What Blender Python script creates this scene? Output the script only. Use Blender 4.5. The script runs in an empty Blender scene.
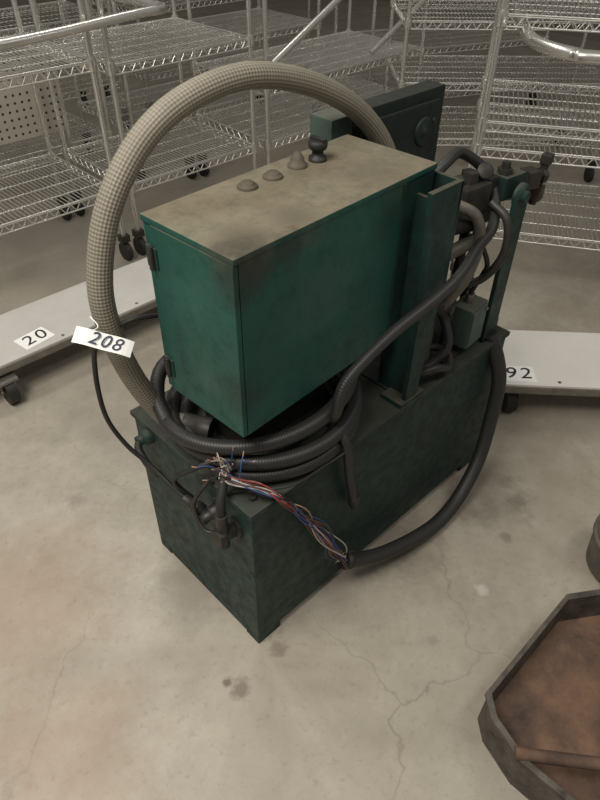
import bpy, bmesh, math, random
from mathutils import Vector, Matrix
random.seed(7)
sc = bpy.context.scene
sc.view_settings.view_transform = 'Standard'
sc.view_settings.look = 'None'
COL = sc.collection

# ------------------------------------------------------------ node helpers
class NT:
    def __init__(s, name):
        s.m = bpy.data.materials.new(name); s.m.use_nodes = True
        s.t = s.m.node_tree; s.b = s.t.nodes['Principled BSDF']
    def n(s, typ, **kw):
        nd = s.t.nodes.new(typ)
        for k, v in kw.items(): setattr(nd, k, v)
        return nd
    def l(s, a, b): s.t.links.new(a, b)
    def put(s, sock, v):
        if hasattr(v, 'is_output'): s.l(v, sock)
        else: sock.default_value = v
    def math(s, op, a, b=0.0, c=None):
        nd = s.n('ShaderNodeMath', operation=op)
        s.put(nd.inputs[0], a); s.put(nd.inputs[1], b)
        if c is not None: s.put(nd.inputs[2], c)
        return nd.outputs[0]
    def obj(s): return s.n('ShaderNodeTexCoord').outputs['Object']
    def noise(s, scale, detail=4, rough=.6, vec=None, dist=0):
        nd = s.n('ShaderNodeTexNoise'); nd.inputs['Scale'].default_value = scale
        nd.inputs['Detail'].default_value = detail; nd.inputs['Roughness'].default_value = rough
        nd.inputs['Distortion'].default_value = dist
        s.l(vec if vec is not None else s.obj(), nd.inputs['Vector'])
        return nd.outputs['Fac']
    def ramp(s, fac, lo, hi, a=0., b=1.):
        nd = s.n('ShaderNodeMapRange'); nd.inputs['From Min'].default_value = lo
        nd.inputs['From Max'].default_value = hi; nd.inputs['To Min'].default_value = a
        nd.inputs['To Max'].default_value = b; s.l(fac, nd.inputs['Value']); return nd.outputs[0]
    def mix(s, fac, a, b):
        nd = s.n('ShaderNodeMix', data_type='RGBA')
        s.put(nd.inputs[0], fac)
        for sock, v in ((nd.inputs[6], a), (nd.inputs[7], b)):
            if hasattr(v, 'is_output'): s.l(v, sock)
            else: sock.default_value = (*v, 1)
        return nd.outputs[2]
    def spot(s, v, c, x, y, z, r, col, strength, sc=14, zs=1.):
        d = s.n('ShaderNodeVectorMath', operation='DISTANCE'); s.l(v, d.inputs[0]); d.inputs[1].default_value=(x,y,z)
        e = s.math('ADD', d.outputs['Value'], s.math('MULTIPLY', s.math('SUBTRACT', s.noise(sc,5,.7), .5), r*2.2))
        return s.mix(s.ramp(e, r*.35, r, strength, 0), c, col)
    def bump(s, h, strength=.3, dist=.01):
        nd = s.n('ShaderNodeBump'); nd.inputs['Strength'].default_value = strength
        nd.inputs['Distance'].default_value = dist; s.l(h, nd.inputs['Height'])
        s.l(nd.outputs[0], s.b.inputs['Normal'])

def mat_paint(name, col, col2, dustcol=(.16,.135,.095), dust=.9, rough=.5, grime=(.012,.013,.012), gl=.45, gh=.7, chips=True, spots=()):
    k = NT(name)
    n1 = k.noise(5, 6, .65); n2 = k.noise(28, 5, .7); n3 = k.noise(90, 3, .7)
    c = k.mix(k.ramp(n1, .35, .7), col, col2)
    c = k.mix(k.ramp(n2, gl, gh, 0, .85), c, grime)
    if chips:
        c = k.mix(k.ramp(k.noise(60, 6, .75), .66, .72, 0, .75), c, (.13,.115,.095))
    geo = k.n('ShaderNodeNewGeometry'); sep = k.n('ShaderNodeSeparateXYZ')
    k.l(geo.outputs['Normal'], sep.inputs[0])
    up = k.ramp(sep.outputs[2], .55, .95)
    dn = k.math('MULTIPLY', up, k.ramp(n1, .25, .6, dust*.75, dust))
    dcol = k.mix(k.ramp(n2, .4, .75), dustcol, tuple(x*.6 for x in dustcol))
    dcol = k.mix(k.ramp(n1, .45, .7, 0, .5), dcol, tuple(x*.55 for x in dustcol))
    c = k.mix(dn, c, dcol)
    v = k.obj()
    for s in spots: c = k.spot(v, c, *s)
    k.l(c, k.b.inputs['Base Color'])
    k.l(k.math('ADD', k.ramp(n2, .3, .7, rough-.1, rough+.2), k.math('MULTIPLY', dn, .3)), k.b.inputs['Roughness'])
    k.b.inputs['Specular IOR Level'].default_value = .35
    k.bump(n3, .15, .002)
    return k.m

def mat_simple(name, col, rough=.5, metal=0., var=.35, scale=30, bump=.1, c2=None):
    k = NT(name)
    n = k.noise(scale, 5, .65)
    c = k.mix(k.ramp(n, .3, .7), col, c2 if c2 else tuple(x*(1-var) for x in col))
    k.l(c, k.b.inputs['Base Color']); k.b.inputs['Metallic'].default_value = metal
    k.l(k.ramp(n, .3, .7, rough-.05, rough+.1), k.b.inputs['Roughness'])
    if bump: k.bump(k.noise(scale*4, 2), bump, .002)
    return k.m

def mat_hose(name, c_hi, c_lo, ncirc, pitch, rough=.6, depth=.004, lo=.15, hi=.7):
    k = NT(name)
    uv = k.n('ShaderNodeTexCoord').outputs['UV']; sep = k.n('ShaderNodeSeparateXYZ'); k.l(uv, sep.inputs[0])
    a = k.math('MULTIPLY', sep.outputs[0], 2*math.pi*ncirc)
    b = k.math('MULTIPLY', sep.outputs[1], 2*math.pi/pitch)
    s1 = k.math('SINE', k.math('ADD', a, b)); s2 = k.math('SINE', k.math('SUBTRACT', a, b))
    h = k.math('MULTIPLY', k.math('ADD', k.math('MULTIPLY', s1, s2), 1), .5)
    n = k.noise(9, 5, .65)
    f = k.math('MULTIPLY', k.ramp(h, lo, hi), k.ramp(n, .3, .62, .45, 1))
    c = k.mix(f, c_lo, c_hi)
    k.l(c, k.b.inputs['Base Color']); k.b.inputs['Roughness'].default_value = rough
    k.bump(h, .6, depth)
    return k.m

M = {}
M['cab'] = mat_paint('green_cabinet_paint', (.012,.078,.060), (.011,.056,.045), dustcol=(.20,.165,.112), dust=.97, rough=.38, gl=.52, gh=.9, chips=False,
    spots=[(.05,.02,.374,.075,(.06,.05,.035),.75,14),(.17,.03,.374,.06,(.08,.066,.048),.6,14),(.42,.05,.374,.09,(.10,.083,.058),.5,10),
           (.02,.0,.33,.07,(.014,.024,.019),.65,22),(.12,.0,.345,.045,(.014,.022,.018),.6,22),(.0,.0,.10,.07,(.012,.02,.017),.5,22),(.40,.0,.30,.06,(.012,.02,.017),.5,20),
           (.22,.0,.22,.10,(.04,.09,.072),.35,9),(.0,.12,.25,.06,(.02,.10,.078),.4,12),(.0,.10,.08,.05,(.05,.085,.068),.4,12)])
M['tank'] = mat_paint('dark_green_tank_paint', (.016,.043,.035), (.011,.028,.023), dustcol=(.055,.050,.038), dust=.7, rough=.5)
M['plate'] = mat_paint('black_green_plate_paint', (.010,.022,.019), (.008,.015,.013), dustcol=(.045,.042,.033), dust=.6, rough=.55)
M['green'] = mat_paint('machine_green_paint', (.012,.044,.036), (.009,.026,.022), dustcol=(.10,.085,.06), dust=.7, rough=.5)
M['lgreen'] = mat_paint('light_green_paint', (.07,.105,.085), (.05,.08,.068), dustcol=(.14,.125,.095), dust=.6, gl=.55, gh=.9)
M['iron'] = mat_simple('oily_cast_iron', (.05,.046,.040), .5, .3, .6)
M['steel'] = mat_simple('dull_steel', (.30,.28,.25), .4, .8)
M['brass'] = mat_simple('dirty_brass', (.085,.068,.045), .5, .5)
M['dustm'] = mat_simple('dusty_button_metal', (.11,.092,.066), .7, 0)
M['black'] = mat_simple('black_rubber', (.020,.019,.018), .55, 0, .5, 40)
M['pipe'] = mat_simple('grey_pipe', (.15,.135,.11), .5, 0, .5, 20)
M['blackhose'] = mat_hose('black_hose_rubber', (.030,.028,.026), (.016,.015,.014), 3, .012, .5, .0012)
M['bighose'] = mat_hose('braided_beige_hose', (.30,.27,.21), (.165,.146,.112), 11, .014, .6, .0025, .1, .9)
M['chrome'] = mat_simple('chrome_wire', (.88,.86,.81), .28, .8, .25, 10, 0)
M['tubec'] = mat_simple('satin_tube_steel', (.76,.74,.69), .26, .85, .25, 6, 0)
M['deck'] = mat_simple('grey_deck_laminate', (.52,.50,.465), .5, 0, .14, 6, .02)
M['deckw'] = mat_simple('white_deck_laminate', (.72,.695,.645), .5, 0, .10, 6, .02)
M['rust'] = mat_simple('rusty_steel', (.18,.10,.06), .8, .0, .6, 11, .8, (.045,.032,.026))
M['rustd'] = mat_simple('worn_steel_rim', (.14,.125,.105), .6, .3, .6, 22, .6, (.045,.036,.03))
M['paper'] = mat_simple('paper', (.85,.84,.81), .8, 0, .05, 5, 0)
M['ink'] = mat_simple('marker_ink', (.02,.025,.06), .5, 0, .1, 5, 0)
M['inkb'] = mat_simple('black_ink', (.015,.015,.015), .5, 0, .1, 5, 0)
M['wall'] = mat_simple('painted_wall', (.22,.205,.175), .8, 0, .12, 3, .05)
for nm, c in (('red',(.28,.04,.025)),('blue',(.03,.07,.20)),('white',(.42,.40,.36)),('orange',(.28,.10,.04)),('copper',(.5,.3,.18)),('brown',(.10,.045,.03))):
    M['w_'+nm] = mat_simple('wire_'+nm, c, .5, 0, .2, 10, 0)

# ------------------------------------------------------------ mesh helpers
class MB:
    """collects geometry into one mesh with several materials"""
    def __init__(s): s.v=[]; s.f=[]; s.mi=[]; s.uv=[]; s.sm=[]; s.mats=[]
    def midx(s, m):
        if m not in s.mats: s.mats.append(m)
        return s.mats.index(m)
    def add(s, verts, faces, m, uvs=None, smooth=False):
        o=len(s.v); s.v += [tuple(v) for v in verts]; i=s.midx(m)
        for k, f in enumerate(faces):
            s.f.append([o+x for x in f]); s.mi.append(i); s.sm.append(smooth)
            s.uv.append(uvs[k] if uvs else [(0,0)]*len(f))
    def box(s, c, size, m, rot=0., bevel=0., M4=None):
        bm = bmesh.new(); bmesh.ops.create_cube(bm, size=1)
        for v in bm.verts: v.co = Vector((v.co.x*size[0], v.co.y*size[1], v.co.z*size[2]))
        if bevel: bmesh.ops.bevel(bm, geom=bm.edges[:], offset=bevel, segments=2, affect='EDGES', profile=.7)
        T = M4 if M4 is not None else Matrix.Translation(c) @ Matrix.Rotation(rot, 4, 'Z')
        bm.verts.index_update()
        s.add([T@v.co for v in bm.verts], [[v.index for v in f.verts] for f in bm.faces], m); bm.free()
    def b2(s, lo, hi, m, bevel=0.):
        s.box([(a+b)/2 for a,b in zip(lo,hi)], [b-a for a,b in zip(lo,hi)], m, 0, bevel)
    def lathe(s, p0, axis, prof, m, seg=24, smooth=True):
        p0=Vector(p0); z=Vector(axis).normalized(); x=z.orthogonal().normalized(); y=z.cross(x)
        vs=[]; fs=[]
        for d,r in prof:
            for i in range(seg):
                a=2*math.pi*i/seg; vs.append(p0+z*d+(x*math.cos(a)+y*math.sin(a))*r)
        for j in range(len(prof)-1):
            for i in range(seg):
                k=(i+1)%seg; fs.append([j*seg+i, j*seg+k, (j+1)*seg+k, (j+1)*seg+i])
        s.add(vs, fs, m, None, smooth)
        n=len(prof)-1
        s.add([vs[i] for i in range(seg)], [list(range(seg))[::-1]], m)
        s.add([vs[n*seg+i] for i in range(seg)], [list(range(seg))], m)
    def cyl(s, a, b, r, m, seg=16, smooth=True):
        a=Vector(a); b=Vector(b); s.lathe(a, b-a, [(0,r),((b-a).length,r)], m, seg, smooth)
    def tube(s, pts, r, m, seg=12, sub=8, cap=True, smooth=True):
        P = catmull(pts, sub) if sub>1 else [Vector(p) for p in pts]
        n=len(P); T=[(P[min(i+1,n-1)]-P[max(i-1,0)]).normalized() for i in range(n)]
        x=T[0].orthogonal().normalized(); vs=[]; L=0; ls=[]
        for i in range(n):
            if i: L+=(P[i]-P[i-1]).length
            ls.append(L)
            x=(x-T[i]*x.dot(T[i])).normalized(); y=T[i].cross(x)
            rr = r(i/(n-1)) if callable(r) else r
            for k in range(seg):
                a=2*math.pi*k/seg; vs.append(P[i]+(x*math.cos(a)+y*math.sin(a))*rr)
        fs=[]; uv=[]
        for i in range(n-1):
            for k in range(seg):
                k2=(k+1)%seg
                fs.append([i*seg+k, i*seg+k2, (i+1)*seg+k2, (i+1)*seg+k])
                u0=k/seg; u1=(k+1)/seg; uv.append([(u0,ls[i]),(u1,ls[i]),(u1,ls[i+1]),(u0,ls[i+1])])
        s.add(vs, fs, m, uv, smooth)
        if cap:
            s.add(vs[:seg], [list(range(seg))[::-1]], m); s.add(vs[-seg:], [list(range(seg))], m)
    def wire(s, a, b, r, m):
        s.tube([a,b], r, m, 4, 1, False, True)
    def obj(s, name, parent=None, loc=(0,0,0), rotz=0.):
        me=bpy.data.meshes.new(name); me.from_pydata(s.v, [], s.f)
        for m in s.mats: me.materials.append(m)
        uvl=me.uv_layers.new(name='UVMap'); k=0
        for pi, p in enumerate(me.polygons):
            p.material_index=s.mi[pi]; p.use_smooth=s.sm[pi]
            for j in range(len(s.f[pi])): uvl.data[p.loop_start+j].uv = s.uv[pi][j]
        me.update()
        o=bpy.data.objects.new(name, me); COL.objects.link(o)
        o.location=loc; o.rotation_euler=(0,0,rotz)
        if parent: o.parent=parent
        return o

def catmull(pts, sub):
    P=[Vector(p) for p in pts]
    if len(P)==2: return P
    P=[P[0]*2-P[1]]+P+[P[-1]*2-P[-2]]; out=[]
    for i in range(1,len(P)-2):
        for k in range(sub):
            t=k/sub
            out.append(.5*((2*P[i])+(P[i+1]-P[i-1])*t+(2*P[i-1]-5*P[i]+4*P[i+1]-P[i+2])*t*t+(3*P[i]-P[i-1]-3*P[i+1]+P[i+2])*t**3))
    out.append(P[-2]); return out

def empty(name):
    e=bpy.data.objects.new(name, None); COL.objects.link(e); return e
def text(body, size, mat, T, parent, name, shear=.15, off=0.):
    c=bpy.data.curves.new(name,'FONT'); c.body=body; c.size=size; c.align_x='CENTER'; c.align_y='CENTER'
    c.extrude=.0003; c.offset=off; c.shear=shear; c.space_character=1.2
    o=bpy.data.objects.new(name,c); c.materials.append(mat); COL.objects.link(o); o.matrix_world=T; o.parent=parent
    return o

# ------------------------------------------------------------ room shell
def floor_mat():
    k=NT('stained_shaded_concrete'); v=k.obj()
    n1=k.noise(1.3,5,.6); n2=k.noise(6,8,.7); n3=k.noise(45,6,.75); n4=k.noise(2.6,7,.7)
    c=k.mix(k.ramp(n1,.3,.7),(.42,.38,.315),(.345,.31,.25))
    c=k.mix(k.ramp(n2,.42,.72,0,.65),c,(.25,.218,.17))
    c=k.mix(k.ramp(n2,.25,.42,.5,0),c,(.50,.465,.395))
    c=k.mix(k.ramp(n4,.52,.72,0,.45),c,(.25,.205,.155))
    c=k.mix(k.ramp(n3,.55,.8,0,.65),c,(.15,.125,.095))
    for a in ((-.36,.52,0,.28,(.29,.16,.10),.32,7),(-.50,.10,0,.25,(.29,.16,.10),.30,7),
        (-.11,-.056,0,.035,(.12,.095,.07),.65,30),(-.12,-.02,0,.016,(.07,.055,.04),.7,30),(.03,-.04,0,.03,(.14,.11,.08),.6,30),
        (-.1,.75,0,.04,(.17,.14,.11),.4,30),(.9,-.2,0,.035,(.12,.10,.08),.5,30),(.75,-.25,0,.025,(.15,.12,.09),.5,30),
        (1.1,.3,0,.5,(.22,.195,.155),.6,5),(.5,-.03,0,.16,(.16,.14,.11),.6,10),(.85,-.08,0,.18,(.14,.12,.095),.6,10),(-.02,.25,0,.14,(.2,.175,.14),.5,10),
        (.33,-.30,0,.02,(.2,.17,.13),.4,30),(.55,-.3,0,.022,(.6,.57,.51),.5,30),(.4,1.0,0,.5,(.2,.175,.14),.4,4),(1.3,2.2,0,1.3,(.18,.162,.135),.65,3)):  # last, widest spot: shade under the racks painted into the floor colour
        c=k.spot(v,c,*a)
    vo=k.n('ShaderNodeTexVoronoi',feature='DISTANCE_TO_EDGE'); vo.inputs['Scale'].default_value=.95
    off=k.n('ShaderNodeTexNoise'); off.inputs['Scale'].default_value=7; off.inputs['Detail'].default_value=6; k.l(v,off.inputs['Vector'])
    ad=k.n('ShaderNodeVectorMath',operation='MULTIPLY_ADD'); k.l(off.outputs['Color'],ad.inputs[0]); ad.inputs[1].default_value=(.16,.16,.16); k.l(v,ad.inputs[2])
    k.l(ad.outputs[0],vo.inputs['Vector'])
    cr=k.math('MULTIPLY',k.ramp(vo.outputs['Distance'],.0,.004,1,0),k.ramp(n1,.45,.6))
    c=k.mix(k.math('MULTIPLY',cr,.42),c,(.15,.12,.09))
    k.l(c,k.b.inputs['Base Color'])
    k.l(k.ramp(n2,.3,.7,.34,.58),k.b.inputs['Roughness'])
    k.bump(n3,.12,.003)
    return k.m
m=MB(); m.b2((-3,-3,-.1),(7,7,0),floor_mat()); m.obj('floor')
m=MB(); m.b2((-3,7,0),(7,7.1,3.4),M['wall']); m.obj('wall_back')
m=MB(); m.b2((7,-3,0),(7.1,7,3.4),M['wall']); m.obj('wall_right')

# ------------------------------------------------------------ hydraulic power unit
unit=empty('hydraulic_power_unit')
L,W,H=.945,.433,.521
m=MB()
m.b2((0,0,.028),(L,W,H-.012),M['tank'],.004)
m.b2((-.006,-.006,H-.014),(L+.006,W+.006,H),M['tank'],.003)
for x0,x1 in ((0,.075),(L-.075,L)):
    m.b2((x0,0.001,0),(x1,.05,.03),M['tank'],.002); m.b2((x0,W-.05,0),(x1,W-.001,.03),M['tank'],.002)
m.b2((0.002,.05,.004),(.02,W-.05,.03),M['tank'])
for x in (.03,.50,.915):
    for y in (.03,W-.03): m.cyl((x,y,H),(x,y,H+.008),.009,M['iron'],6,False)
m.b2((.50,.03,H),(.90,.40,H+.006),M['tank'],.002)
m.cyl((.93,.05,H-.02),(.93,.05,H+.03),.02,M['iron'],16)
m.obj('reservoir_tank',unit)

cx,cy,cz=.018,.03,.703; cw,cd,ch=.545,.229,.374
cab=bpy.data.objects.new('control_cabinet',None); COL.objects.link(cab); cab.parent=unit
cab.location=(cx,cy,cz); cab.rotation_euler=(0,0,.0537)
m=MB()
m.b2((.012,0,0),(.446,cd,ch-.004),M['cab'],.003)
m.b2((.449,.002,.0),(cw,cd,ch-.004),M['green'],.003)
m.b2((0.0,-.002,ch-.012),(cw,cd+.002,ch),M['cab'],.003)
m.b2((0,0,.002),(.0105,cd-.022,ch-.013),M['cab'],.002)
m.b2((0.004,cd-.019,.002),(.013,cd,ch-.013),M['cab'],.001)
for z in (.06,.30):
    m.cyl((-.004,cd-.020,z-.022),(-.004,cd-.020,z+.022),.0055,M['iron'],10)
    m.b2((-.002,cd-.034,z-.02),(.003,cd-.004,z+.02),M['green'])
m.b2((.436,-.003,.0),(.442,0.001,ch-.012),M['green'])
m.obj('cabinet_body',cab)
m=MB()
for x in (.20,.265):
    m.lathe((x,.178,ch),(0,0,1),[(0,.019),(.004,.019),(.006,.017),(.006,.014),(.009,.0135),(.011,.011),(.0112,0.001)],M['dustm'],28)
m.lathe((.336,.182,ch),(0,0,1),[(0,.019),(.005,.019),(.007,.016),(.016,.013),(.026,.008),(.029,.003),(.0292,.0005)],M['dustm'],28)
m.lathe((.388,.176,ch),(0,0,1),[(0,.018),(.007,.018),(.008,.012),(.022,.011),(.023,.017),(.028,.019),(.036,.019),(.039,.015),(.0395,.001)],M['black'],28)
m.b2((.383,.158,ch+.036),(.393,.194,ch+.044),M['black'],.002)
m.obj('push_buttons',cab)

m=MB()
m.b2((.505,.005,H),(.515,.10,1.03),M['green'],.002)
vs=[(.475,.0,1.055),(.575,.0,1.055),(.565,.0,.80),(.53,.0,H),(.49,.0,H),(.495,.0,.80)]
v2=[(x,y+.012,z) for x,y,z in vs]; n=6
m.add(vs+v2,[list(range(n)),list(range(n,2*n))[::-1]]+[[i,i+n,(i+1)%n+n,(i+1)%n] for i in range(n)],M['green'])
m.b2((.568,.0,.80),(.578,.07,1.055),M['green'],.002)
m.b2((.47,-.004,H),(.56,.06,H+.012),M['green'],.002)
m.b2((.44,.30,H),(.50,.36,.71),M['green'],.003)
m.b2((.10,.14,H),(.36,.28,.58),M['iron'],.01)
m.cyl((.22,.2,.58),(.22,.2,.703),.07,M['iron'],24)
m.obj('mounting_brackets',unit)

m=MB()
m.b2((.59,.372,H),(1.016,.43,1.078),M['plate'],.004)
m.b2((.62,.364,.75),(.99,.373,1.05),M['plate'],.006)
m.lathe((.929,.366,.98),(0,-1,0),[(0,.036),(.006,.036),(.009,.030),(.009,.012),(.014,.010),(.0145,.001)],M['plate'],28)
m.b2((.575,.36,1.00),(.645,.43,1.082),M['lgreen'],.003)
for x in (.66,.97):
    for z in (.80,1.0): m.cyl((x,.364,z),(x,.358,z),.008,M['iron'],6,False)
m.obj('motor_housing_panel',unit)

m=MB()
m.lathe((.70,.22,H),(0,0,1),[(0,.085),(.02,.085),(.022,.07),(.06,.07),(.062,.078),(.26,.078),(.27,.07),(.33,.06),(.34,.03)],M['green'],28)
for i in range(14):
    a=2*math.pi*i/14; m.box((.70+.08*math.cos(a),.22+.08*math.sin(a),H+.16),(.014,.004,.19),M['green'],a)
m.lathe((.80,.13,.90),(1,-.15,0),[(0,.03),(.05,.03),(.055,.038),(.075,.038),(.08,.028),(.15,.028),(.16,.033),(.18,.033)],M['iron'],20)
m.box((.76,.10,.93),(.09,.07,.08),M['iron'],-.1,.005)
m.box((.84,.10,.915),(.06,.06,.11),M['iron'],-.1,.004)
m.box((.875,.07,.945),(.075,.055,.055),M['green'],-.1,.004)
m.lathe((.86,.07,.965),(0,0,1),[(0,.018),(.02,.018)],M['iron'],6,False)
m.cyl((.86,.07,.98),(.86,.07,1.00),.010,M['iron'],10)
m.cyl((.76,.10,.96),(.76,.10,.995),.02,M['iron'],6,False)
m.lathe((.90,.06,.945),(1,-.3,0),[(0,.016),(.03,.016)],M['iron'],16)
m.box((.945,.048,.945),(.036,.042,.042),M['iron'],-.3,.004)
m.lathe((.955,.045,.945),(1,-.3,0),[(0,.013),(.02,.013),(.021,.020),(.035,.020)],M['iron'],6,False)
m.cyl((.985,.035,.99),(.985,.045,.87),.010,M['iron'],12)
m.box((.985,.04,.90),(.03,.03,.035),M['brass'],.2,.003)
m.box((.985,.035,.985),(.026,.026,.022),M['iron'],.2,.003)
m.cyl((.67,.09,H),(.67,.09,.92),.020,M['pipe'],14)
m.cyl((.735,.07,H),(.735,.07,.90),.012,M['iron'],12)
m.cyl((.83,.09,H),(.83,.09,.90),.013,M['iron'],12)
m.lathe((.67,.09,.80),(0,0,1),[(0,.03),(.04,.03)],M['iron'],6,False)
m.cyl((.62,.14,.97),(.80,.10,.97),.017,M['green'],14)
m.tube([(.79,.05,.93),(.79,.0,.9),(.79,-.01,.82),(.77,.02,.75),(.74,.07,.72)],.010,M['iron'])
m.tube([(.66,.07,.96),(.70,.03,.93),(.72,.02,.86),(.69,.02,.78),(.66,.05,.70)],.013,M['pipe'])
m.cyl((.60,.10,.90),(.74,.05,.90),.022,M['iron'],14)
m.cyl((.61,.06,.84),(.73,.04,.86),.016,M['pipe'],14)
m.lathe((.80,.09,.985),(-.5,-.6,.6),[(0,.017),(.012,.019),(.014,.016),(.0142,.001)],M['iron'],24)
m.lathe((.66,.10,.70),(.2,-1,0),[(0,.03),(.03,.03),(.031,.024),(.06,.024),(.061,.014),(.075,.014)],M['iron'],18)
m.obj('pump_and_valve_assembly',unit)
m=MB()
m.b2((.845,.016,H),(.902,.028,.93),M['green'],.003)
m.lathe((.873,.03,.93),(0,-1,0),[(0,.029),(.012,.029),(.012,.014),(.024,.014),(.0242,.001)],M['green'],20)
m.b2((.845,.016,H),(.902,.08,H+.012),M['green'],.002)
m.obj('lever_bar',unit)
m=MB()
m.box((.785,.045,.608),(.082,.06,.115),M['lgreen'],.1,.004)
m.box((.785,.013,.608),(.072,.005,.105),M['lgreen'],.1,.001)
for dx in (-.028,.028): m.cyl((.785+dx,.012,.65),(.785+dx,.008,.65),.004,M['steel'],8)
m.cyl((.785,.05,H),(.785,.05,.56),.014,M['steel'],12)
m.cyl((.785,.05,.66),(.785,.05,.69),.012,M['steel'],12)
m.obj('junction_box',unit)

m=MB()
big=[(.055,.25,.560),(.020,.31,.570),(-.033,.335,.712),(-.060,.335,.882),(-.036,.335,1.008),(.013,.333,1.102),(.091,.33,1.177),(.191,.33,1.216),(.317,.33,1.224),(.46,.33,1.188),(.598,.33,1.120),(.70,.325,1.03),(.755,.32,.93),(.76,.31,.80)]
m.tube(big,.0238,M['bighose'],24,10)
m.lathe((.058,.245,.559),(-.35,.55,.05),[(-.03,.028),(.0,.028),(.002,.026),(.035,.026)],M['iron'],20)
m.obj('braided_loop_hose',unit)

m=MB()
def ring(cx_,cy_,rx,ry,z0,z1,a0,a1,n=26):
    out=[]
    for i in range(n+1):
        t=i/n; a=a0+(a1-a0)*t
        out.append((cx_+rx*math.cos(a),cy_+ry*math.sin(a),z0+(z1-z0)*t))
    return out
p1=ring(.215,.20,.215,.205,.545,.60,math.radians(200),math.radians(200+520))
m.tube(p1,.0165,M['blackhose'],14,5)
p2=ring(.20,.19,.18,.18,.545,.57,math.radians(-60),math.radians(300))
m.tube(p2,.0155,M['blackhose'],14,5)
p3=ring(.21,.215,.225,.20,.605,.66,math.radians(165),math.radians(320))
m.tube([(.26,.35,.66),(.15,.37,.67),(.06,.365,.66),(.01,.32,.63)]+p3+[(.42,.12,.66)],.0165,M['blackhose'],14,5)
m.obj('coiled_supply_hose',unit)

m=MB()
m.tube([(.25,.03,.60),(.235,-.005,.66),(.262,-.005,.728),(.378,-.01,.783),(.521,-.022,.825),(.60,-.02,.85),(.677,.0,.87),(.765,.02,.885),(.825,.06,.92),(.843,.1,.965),(.778,.14,1.02),(.70,.13,1.02),(.64,.14,.97)],.0125,M['blackhose'],14,8)
m.tube([(.252,-.0,.60),(.255,-.024,.56),(.27,-.026,.46),(.296,-.024,.35)],.011,M['blackhose'],12,8)
m.lathe((.298,-.022,.36),(.1,0,-1),[(0,.015),(.03,.015),(.03,.010),(.045,.010)],M['iron'],10)
m.tube([(.56,.03,.56),(.60,-.0,.575),(.66,.0,.55),(.70,.04,.56),(.66,.09,.56),(.58,.08,.60),(.56,.10,.70)],.010,M['blackhose'],10,8)
m.tube([(.60,.04,.54),(.64,.03,.56),(.67,.02,.60),(.68,.05,.66),(.66,.10,.74)],.012,M['blackhose'],10,8)
m.tube([(.785,.05,.69),(.785,.03,.75),(.76,.01,.80),(.74,.03,.86)],.006,M['black'],8,8)
m.obj('hydraulic_hoses',unit)

m=MB()
m.tube([(.263,-.045,.15),(.33,-.055,.105),(.412,-.07,.072),(.53,-.085,.045),(.64,-.09,.035),(.75,-.08,.06),(.84,-.065,.14),(.890,-.045,.27),(.900,-.035,.38),(.892,-.015,.46),(.88,.02,.535)],.0210,M['blackhose'],16,10)
m.lathe((.275,-.047,.143),(-.8,.15,.55),[(0,.0235),(.02,.0235),(.0201,.018)],M['black'],18)
m.obj('flexible_conduit',unit)

m=MB()
cols=['w_red','w_blue','w_white','w_orange','w_blue','black','w_red','w_white','w_brown','w_copper','black','w_blue']
base=[(.07,.09,.60),(.001,.081,.575),(.04,.012,.562),(.075,-.02,.52),(.12,-.03,.44),(.175,-.035,.33),(.22,-.04,.23),(.262,-.044,.155)]
for i in range(26):
    o=[Vector((random.gauss(0,.005),random.gauss(0,.005),random.gauss(0,.005))) for _ in base]
    amp=[.6,.8,.9,.8,1.2,2.2,2.0,.7]
    m.tube([Vector(p)+q*a for p,q,a in zip(base,o,amp)],.0017,M[cols[i%len(cols)]],6,5)
for i in range(24):
    s=Vector((.01+random.gauss(0,.01),.08+random.gauss(0,.012),.585))
    d=Vector((random.uniform(-1,.3),random.uniform(-.3,1),random.uniform(.2,1.2))).normalized()*random.uniform(.02,.055)
    e=s+d; mm=M[['black','w_white','w_blue','w_brown'][i%4]]
    m.tube([s,s+d*.5+Vector((0,0,.01)),e],.0014,mm,5,4); m.tube([e,e+d*.2],.0011,M['w_copper'],5,1)
for i in range(9):
    s=Vector((.24+random.gauss(0,.01),-.045,.18)); d=Vector((random.uniform(-.6,1),random.uniform(-.8,.1),random.uniform(-.3,1))).normalized()*random.uniform(.02,.045)
    m.tube([s,s+d*.5+Vector((0,0,.008)),s+d],.0011,M[['black','w_white','w_brown'][i%3]],5,4)
m.tube([(-.02,.10,.50),(.02,.05,.54),(.09,-.02,.555),(.2,-.02,.54),(.27,-.03,.55)],.003,M['black'],6,6)
m.obj('loose_wire_bundle',unit)

m=MB()
m.tube([(.04,.30,.84),(-.02,.31,.85),(-.08,.34,.82),(-.103,.34,.757),(-.108,.335,.641),(-.09,.31,.56),(-.064,.27,.506),(-.045,.2,.459),(-.03,.165,.44)],.0052,M['black'],10,8)
m.lathe((-.04,.185,.447),(.2,-.9,-.25),[(0,.012),(.03,.012),(.031,.017),(.05,.017),(.051,.013),(.07,.013)],M['iron'],14)
m.lathe((0,.12,.43),(-1,0,0),[(0,.018),(.02,.018),(.021,.013),(.045,.013)],M['iron'],12)
m.lathe((0,.055,.43),(-1,0,.1),[(0,.026),(.008,.026),(.01,.017),(.04,.017),(.041,.021),(.055,.021)],M['iron'],8,False)
m.cyl((-.035,.055,.40),(-.035,.055,.50),.013,M['iron'],12)
m.tube([(-.035,.055,.49),(-.03,.06,.53),(-.0,.08,.57)],.010,M['black'],10,6)
m.lathe((0,.37,.485),(-1,0,0),[(0,.02),(.02,.02),(.021,.013),(.035,.013)],M['tank'],12)
m.tube([(-.03,.37,.485),(-.04,.36,.47),(-.04,.32,.44),(-.03,.30,.42)],.009,M['iron'],10,6)
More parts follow.
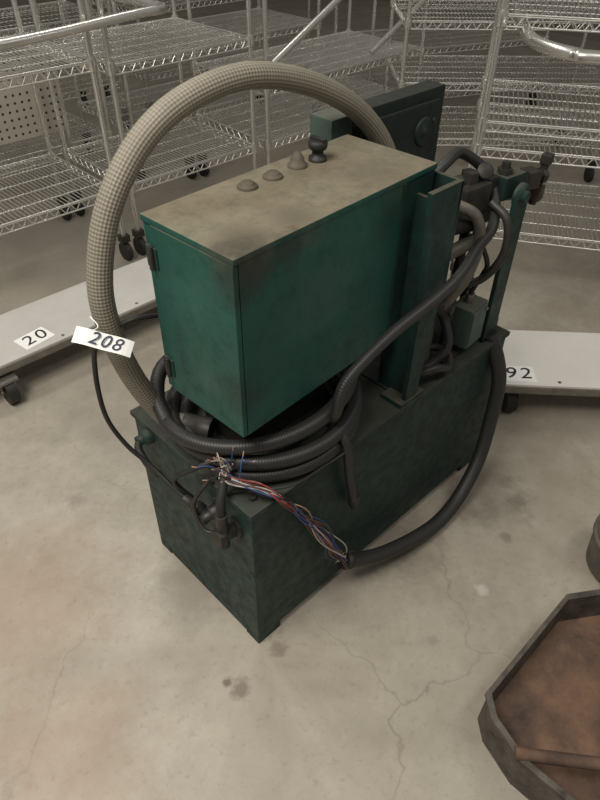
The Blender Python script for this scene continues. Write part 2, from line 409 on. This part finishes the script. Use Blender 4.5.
m.tube([(-.02,.18,.43),(-.05,.20,.50),(-.03,.15,.56),(.02,.11,.59)],.006,M['black'],8,6)
m.tube([(-.02,.06,.43),(-.05,.10,.42),(-.045,.14,.47),(-.01,.12,.54)],.005,M['iron'],8,6)
m.obj('end_fittings_and_cable',unit)

tag=empty('number_tag')
Rt=Vector((.66,-.62,-.36)).normalized(); Nt=Vector((-.35,-.42,.82)); Nt=(Nt-Rt*Nt.dot(Rt)).normalized(); Ut=Nt.cross(Rt)
T=Matrix((( Rt.x,Ut.x,Nt.x,-.100),(Rt.y,Ut.y,Nt.y,.277),(Rt.z,Ut.z,Nt.z,.856),(0,0,0,1)))
m=MB(); N=12; vs=[]; fs=[]
for i in range(N+1):
    x=(i/N-.5)*.106; z=-.35*x*x*4+.002*math.sin(i*.8)
    for y in (-.016,.016): vs.append(T@Vector((x,y+.03*x,z)))
for i in range(N): fs.append([2*i,2*i+2,2*i+3,2*i+1])
m.add(vs,fs,M['paper'])
m.tube([T@Vector((-.045,.0,-.002)),(-.09,.31,.865),(-.085,.345,.87)],.0012,M['paper'],6,4)
m.obj('paper_strip',tag)
text('208',.035,M['ink'],T@Matrix.Translation((0.002,0,.0015)),tag,'number_208',.3)

# ------------------------------------------------------------ wire shelf racks
def rack(name, o, ang, length, depth, shelves, ztop=1.4, extra=None, step=.020):
    m=MB(); C=M['chrome']
    for x in (0,length):
        for y in (0,depth):
            m.cyl((x,y,.13),(x,y,ztop),.0125,M['tubec'],10)
            m.b2((x-.022,y-.022,.095),(x+.022,y+.022,.13),M['iron'],.003)
            m.cyl((x-.013,y,.045),(x+.013,y,.045),.045,M['black'],18)
            for s in shelves: m.lathe((x,y,s-.035),(0,0,1),[(0,.019),(.03,.022),(.05,.019)],M['tubec'],10)
    for s in shelves:
        n=int(length/step)
        for i in range(1,n):
            x=i*length/n; m.wire((x,0.0,s),(x,depth,s),.0026,C)
        for y in [depth*j/5 for j in range(6)]:
            m.wire((0,y,s-.004),(length,y,s-.004),.0038,C)
        for (p,q) in (((0,0),(length,0)),((0,depth),(length,depth)),((0,0),(0,depth)),((length,0),(length,depth))):
            m.wire((*p,s+.002),(*q,s+.002),.0045,C); m.wire((*p,s-.036),(*q,s-.036),.0045,C)
            ln=math.hypot(q[0]-p[0],q[1]-p[1]); k=max(2,int(ln/.05))
            P=Vector((*p,0)); D=Vector((q[0]-p[0],q[1]-p[1],0))/k
            for i in range(k):
                a=P+D*i; b=P+D*(i+.5); c=P+D*(i+1)
                m.wire(a+Vector((0,0,s-.036)),b+Vector((0,0,s)),.0028,C); m.wire(b+Vector((0,0,s)),c+Vector((0,0,s-.036)),.0028,C)
    if extra:
        for pts,r,sub in extra: m.tube(pts,r,M['tubec'],12,sub)
    return m.obj(name,None,o,ang)
rack('wire_shelf_cart',(-.45,1.95,0),0,1.30,.60,[.35,.88],ztop=1.25,
     extra=[([(-.1,-.06,1.0),(.9,-.06,1.0),(1.5,-.06,1.03),(1.62,-.05,1.03),(1.66,.0,1.03),(1.65,.10,1.03),(1.62,.5,1.03)],.018,6)])
rack('wire_shelf_cart',(.93,1.95,0),0,.75,.60,[.35,.85],ztop=1.3,
     extra=[([(.25,.05,1.12),(1.6,.05,1.12)],.016,1)])
rack('wire_shelf_cart',(1.76,1.93,0),0,1.25,.60,[.35,.62],ztop=1.2,
     extra=[([(.0,-.05,.74),(.5,-.05,.99)],.017,1),([(.72,-.05,.68),(1.2,-.05,.91)],.015,1)])
a=math.atan2(-.36,.23)
rack('wire_shelf_cart',(1.80,.71,0),a,1.2,.60,[.30,.64,.74,1.10],ztop=1.4,
     extra=[([(.06,.63,1.05),(.07,.3,1.05),(.085,.074,1.05),(.11,-.12,1.05),(.16,-.22,1.05),(.24,-.29,1.05),(.33,-.31,1.05),(1.1,-.31,1.05)],.021,6)])
rack('wire_shelf_cart',(-.2,2.75,0),0,1.5,.6,[.30,.75,1.05],ztop=1.3)
rack('wire_shelf_cart',(1.45,2.75,0),0,1.5,.6,[.30,.65,1.0],ztop=1.3)
rack('wire_shelf_cart',(3.1,2.4,0),-.4,1.4,.6,[.2,.5,.85],ztop=1.3)
rack('wire_shelf_cart',(2.55,1.70,0),-.75,1.2,.6,[.25,.55,.85],ztop=1.3)
rack('wire_shelf_cart',(.3,3.6,0),0,1.6,.6,[.3,.7],ztop=1.3,step=.03)
rack('wire_shelf_cart',(2.1,3.6,0),0,1.6,.6,[.3,.7],ztop=1.3,step=.03)

def peg_mat():
    k=NT('beige_pegboard'); sep=k.n('ShaderNodeSeparateXYZ'); k.l(k.obj(),sep.inputs[0])
    def fr(s): return k.math('SUBTRACT',k.math('FRACT',k.math('MULTIPLY',s,28.0)),.5)
    d=k.math('SQRT',k.math('ADD',k.math('POWER',fr(sep.outputs[0]),2),k.math('POWER',fr(sep.outputs[2]),2)))
    k.l(k.mix(k.ramp(d,.16,.2,1,0),(.46,.43,.36),(.03,.03,.025)),k.b.inputs['Base Color']); k.b.inputs['Roughness'].default_value=.6
    return k.m
m=MB(); m.b2((.5,2.63,.42),(1.0,2.65,.78),peg_mat())
for x in (.49,1.0): m.b2((x-.01,2.625,0),(x+.01,2.655,.85),M['tubec'])
m.obj('pegboard_panel')

# ------------------------------------------------------------ low platform dollies
def dolly(name,o,ang,lx,ly,mat,txt,tp,whs,tilt=0):
    e=empty(name); e.location=o; e.rotation_euler=(0,0,ang)
    m=MB(); m.b2((0,0,.135),(lx,ly,.16),mat,.004)
    m.b2((-.004,-.006,.125),(lx+.004,.0,.152),M['steel'],.001)
    m.b2((.05,.03,.11),(lx-.05,.06,.135),M['iron']); m.b2((.05,ly-.06,.11),(lx-.05,ly-.03,.135),M['iron'])
    for x in (.30,.62,.94): m.cyl((x,.02,.16),(x,.02,.162),.006,M['steel'],10)
    m.obj('deck',e)
    m=MB()
    for x,y in whs:
        m.b2((x-.035,y-.035,.10),(x+.035,y+.035,.112),M['steel'],.002)
        m.b2((x-.026,y-.01,.05),(x-.022,y+.03,.10),M['steel']); m.b2((x+.022,y-.01,.05),(x+.026,y+.03,.10),M['steel'])
        m.cyl((x-.018,y,.053),(x+.018,y,.053),.053,M['black'],24); m.cyl((x-.028,y,.05),(x+.028,y,.05),.008,M['steel'],10)
    m.obj('casters',e)
    T=Matrix.Translation((tp[0],tp[1],.1605))@Matrix.Rotation(tilt,4,'Z')
    m=MB(); m.box((0,0,0),(.12,.085,.001),M['paper'],M4=T); m.obj('label',e)
    text(txt,.085,M['inkb'],T@Matrix.Translation((0,0,.001)),e,'label_number')
    return e
dolly('platform_dolly',(-.40,1.33,0),0,1.30,.31,M['deck'],'20',(.535,.075),[(.37,-.0),(.36,.26),(1.2,.05),(1.2,.26)],.15)
ar=math.atan2(-.246,.23)
dolly('platform_dolly',(1.10,.145,0),ar,1.2,.33,M['deckw'],'92',(.165,.06),[(.16,.06),(.16,.27),(1.1,.06),(1.1,.27)])

# ------------------------------------------------------------ rusty tray
m=MB()
out=[(.215,-.53),(.25,-.492),(.60,-.492),(.70,-.56),(.72,-1.0),(.20,-1.0),(.185,-.62)]
def poly_ring(pts,inset):
    c=Vector((sum(p[0] for p in pts)/len(pts),sum(p[1] for p in pts)/len(pts)))
    return [tuple(c+(Vector(p)-c)*(1-inset)) for p in pts]
lv=[(out,.0),(out,.12),(poly_ring(out,-.03),.122),(poly_ring(out,-.03),.130),(poly_ring(out,.03),.130),(poly_ring(out,.05),.035)]
rings=[]; n=len(out)
for pts,z in lv: rings.append([(x,y,z) for x,y in pts])
vs=[v for r in rings for v in r]; fs=[];
for j in range(len(rings)-1):
    for i in range(n):
        k2=(i+1)%n; fs.append([j*n+i,j*n+k2,(j+1)*n+k2,(j+1)*n+i])
m.add(vs,fs,M['rustd']); m.add(rings[-1],[list(range(n))],M['rust'])
m.tube([(.185,-.60,.128),(.30,-.74,.128),(.5,-.98,.128)],.014,M['rust'],8,1)
m.obj('rusty_drip_tray')
m=MB()
m.lathe((.905,-.545,0),(0,0,1),[(0,.10),(.01,.11),(.11,.118),(.12,.123),(.13,.123),(.13,.113),(.02,.1),(.0201,.001)],M['pipe'],36)
m.obj('metal_bucket')

# ------------------------------------------------------------ lighting
def area(name,loc,rot,sx,sy,p,col):
    l=bpy.data.lights.new(name,'AREA'); l.shape='RECTANGLE'; l.size=sx; l.size_y=sy; l.energy=p; l.color=col
    o=bpy.data.objects.new(name,l); COL.objects.link(o); o.location=loc; o.rotation_euler=rot
area('ceiling_light',(-1.3,.2,3.2),(0,0,0),1.0,1.6,108,(1,.955,.88))
area('ceiling_light',(1.0,2.3,3.2),(0,0,0),2.4,.5,30,(1,.97,.90))
area('ceiling_light',(.9,-1.3,3.2),(0,0,0),2.4,.5,24,(1,.955,.88))
w=bpy.data.worlds.new('ambient'); sc.world=w; w.use_nodes=True
w.node_tree.nodes['Background'].inputs[0].default_value=(1,.965,.90,1); w.node_tree.nodes['Background'].inputs[1].default_value=.21

# ------------------------------------------------------------ camera
cd_=bpy.data.cameras.new('camera'); cam=bpy.data.objects.new('camera',cd_); COL.objects.link(cam)
cd_.sensor_fit='VERTICAL'; cd_.sensor_height=36; cd_.lens=641.0/800*36; cd_.clip_start=.02
pit,rol,az=.7165,.013,.7965
F=Vector((math.cos(pit)*math.cos(az),math.cos(pit)*math.sin(az),-math.sin(pit)))
R=Vector((math.sin(az),-math.cos(az),0)); U=R.cross(F)
R2=R*math.cos(rol)+U*math.sin(rol); U2=U*math.cos(rol)-R*math.sin(rol)
cam.matrix_world=Matrix(((R2.x,U2.x,-F.x,-.5082),(R2.y,U2.y,-F.y,-.6573),(R2.z,U2.z,-F.z,1.55),(0,0,0,1)))
sc.camera=cam
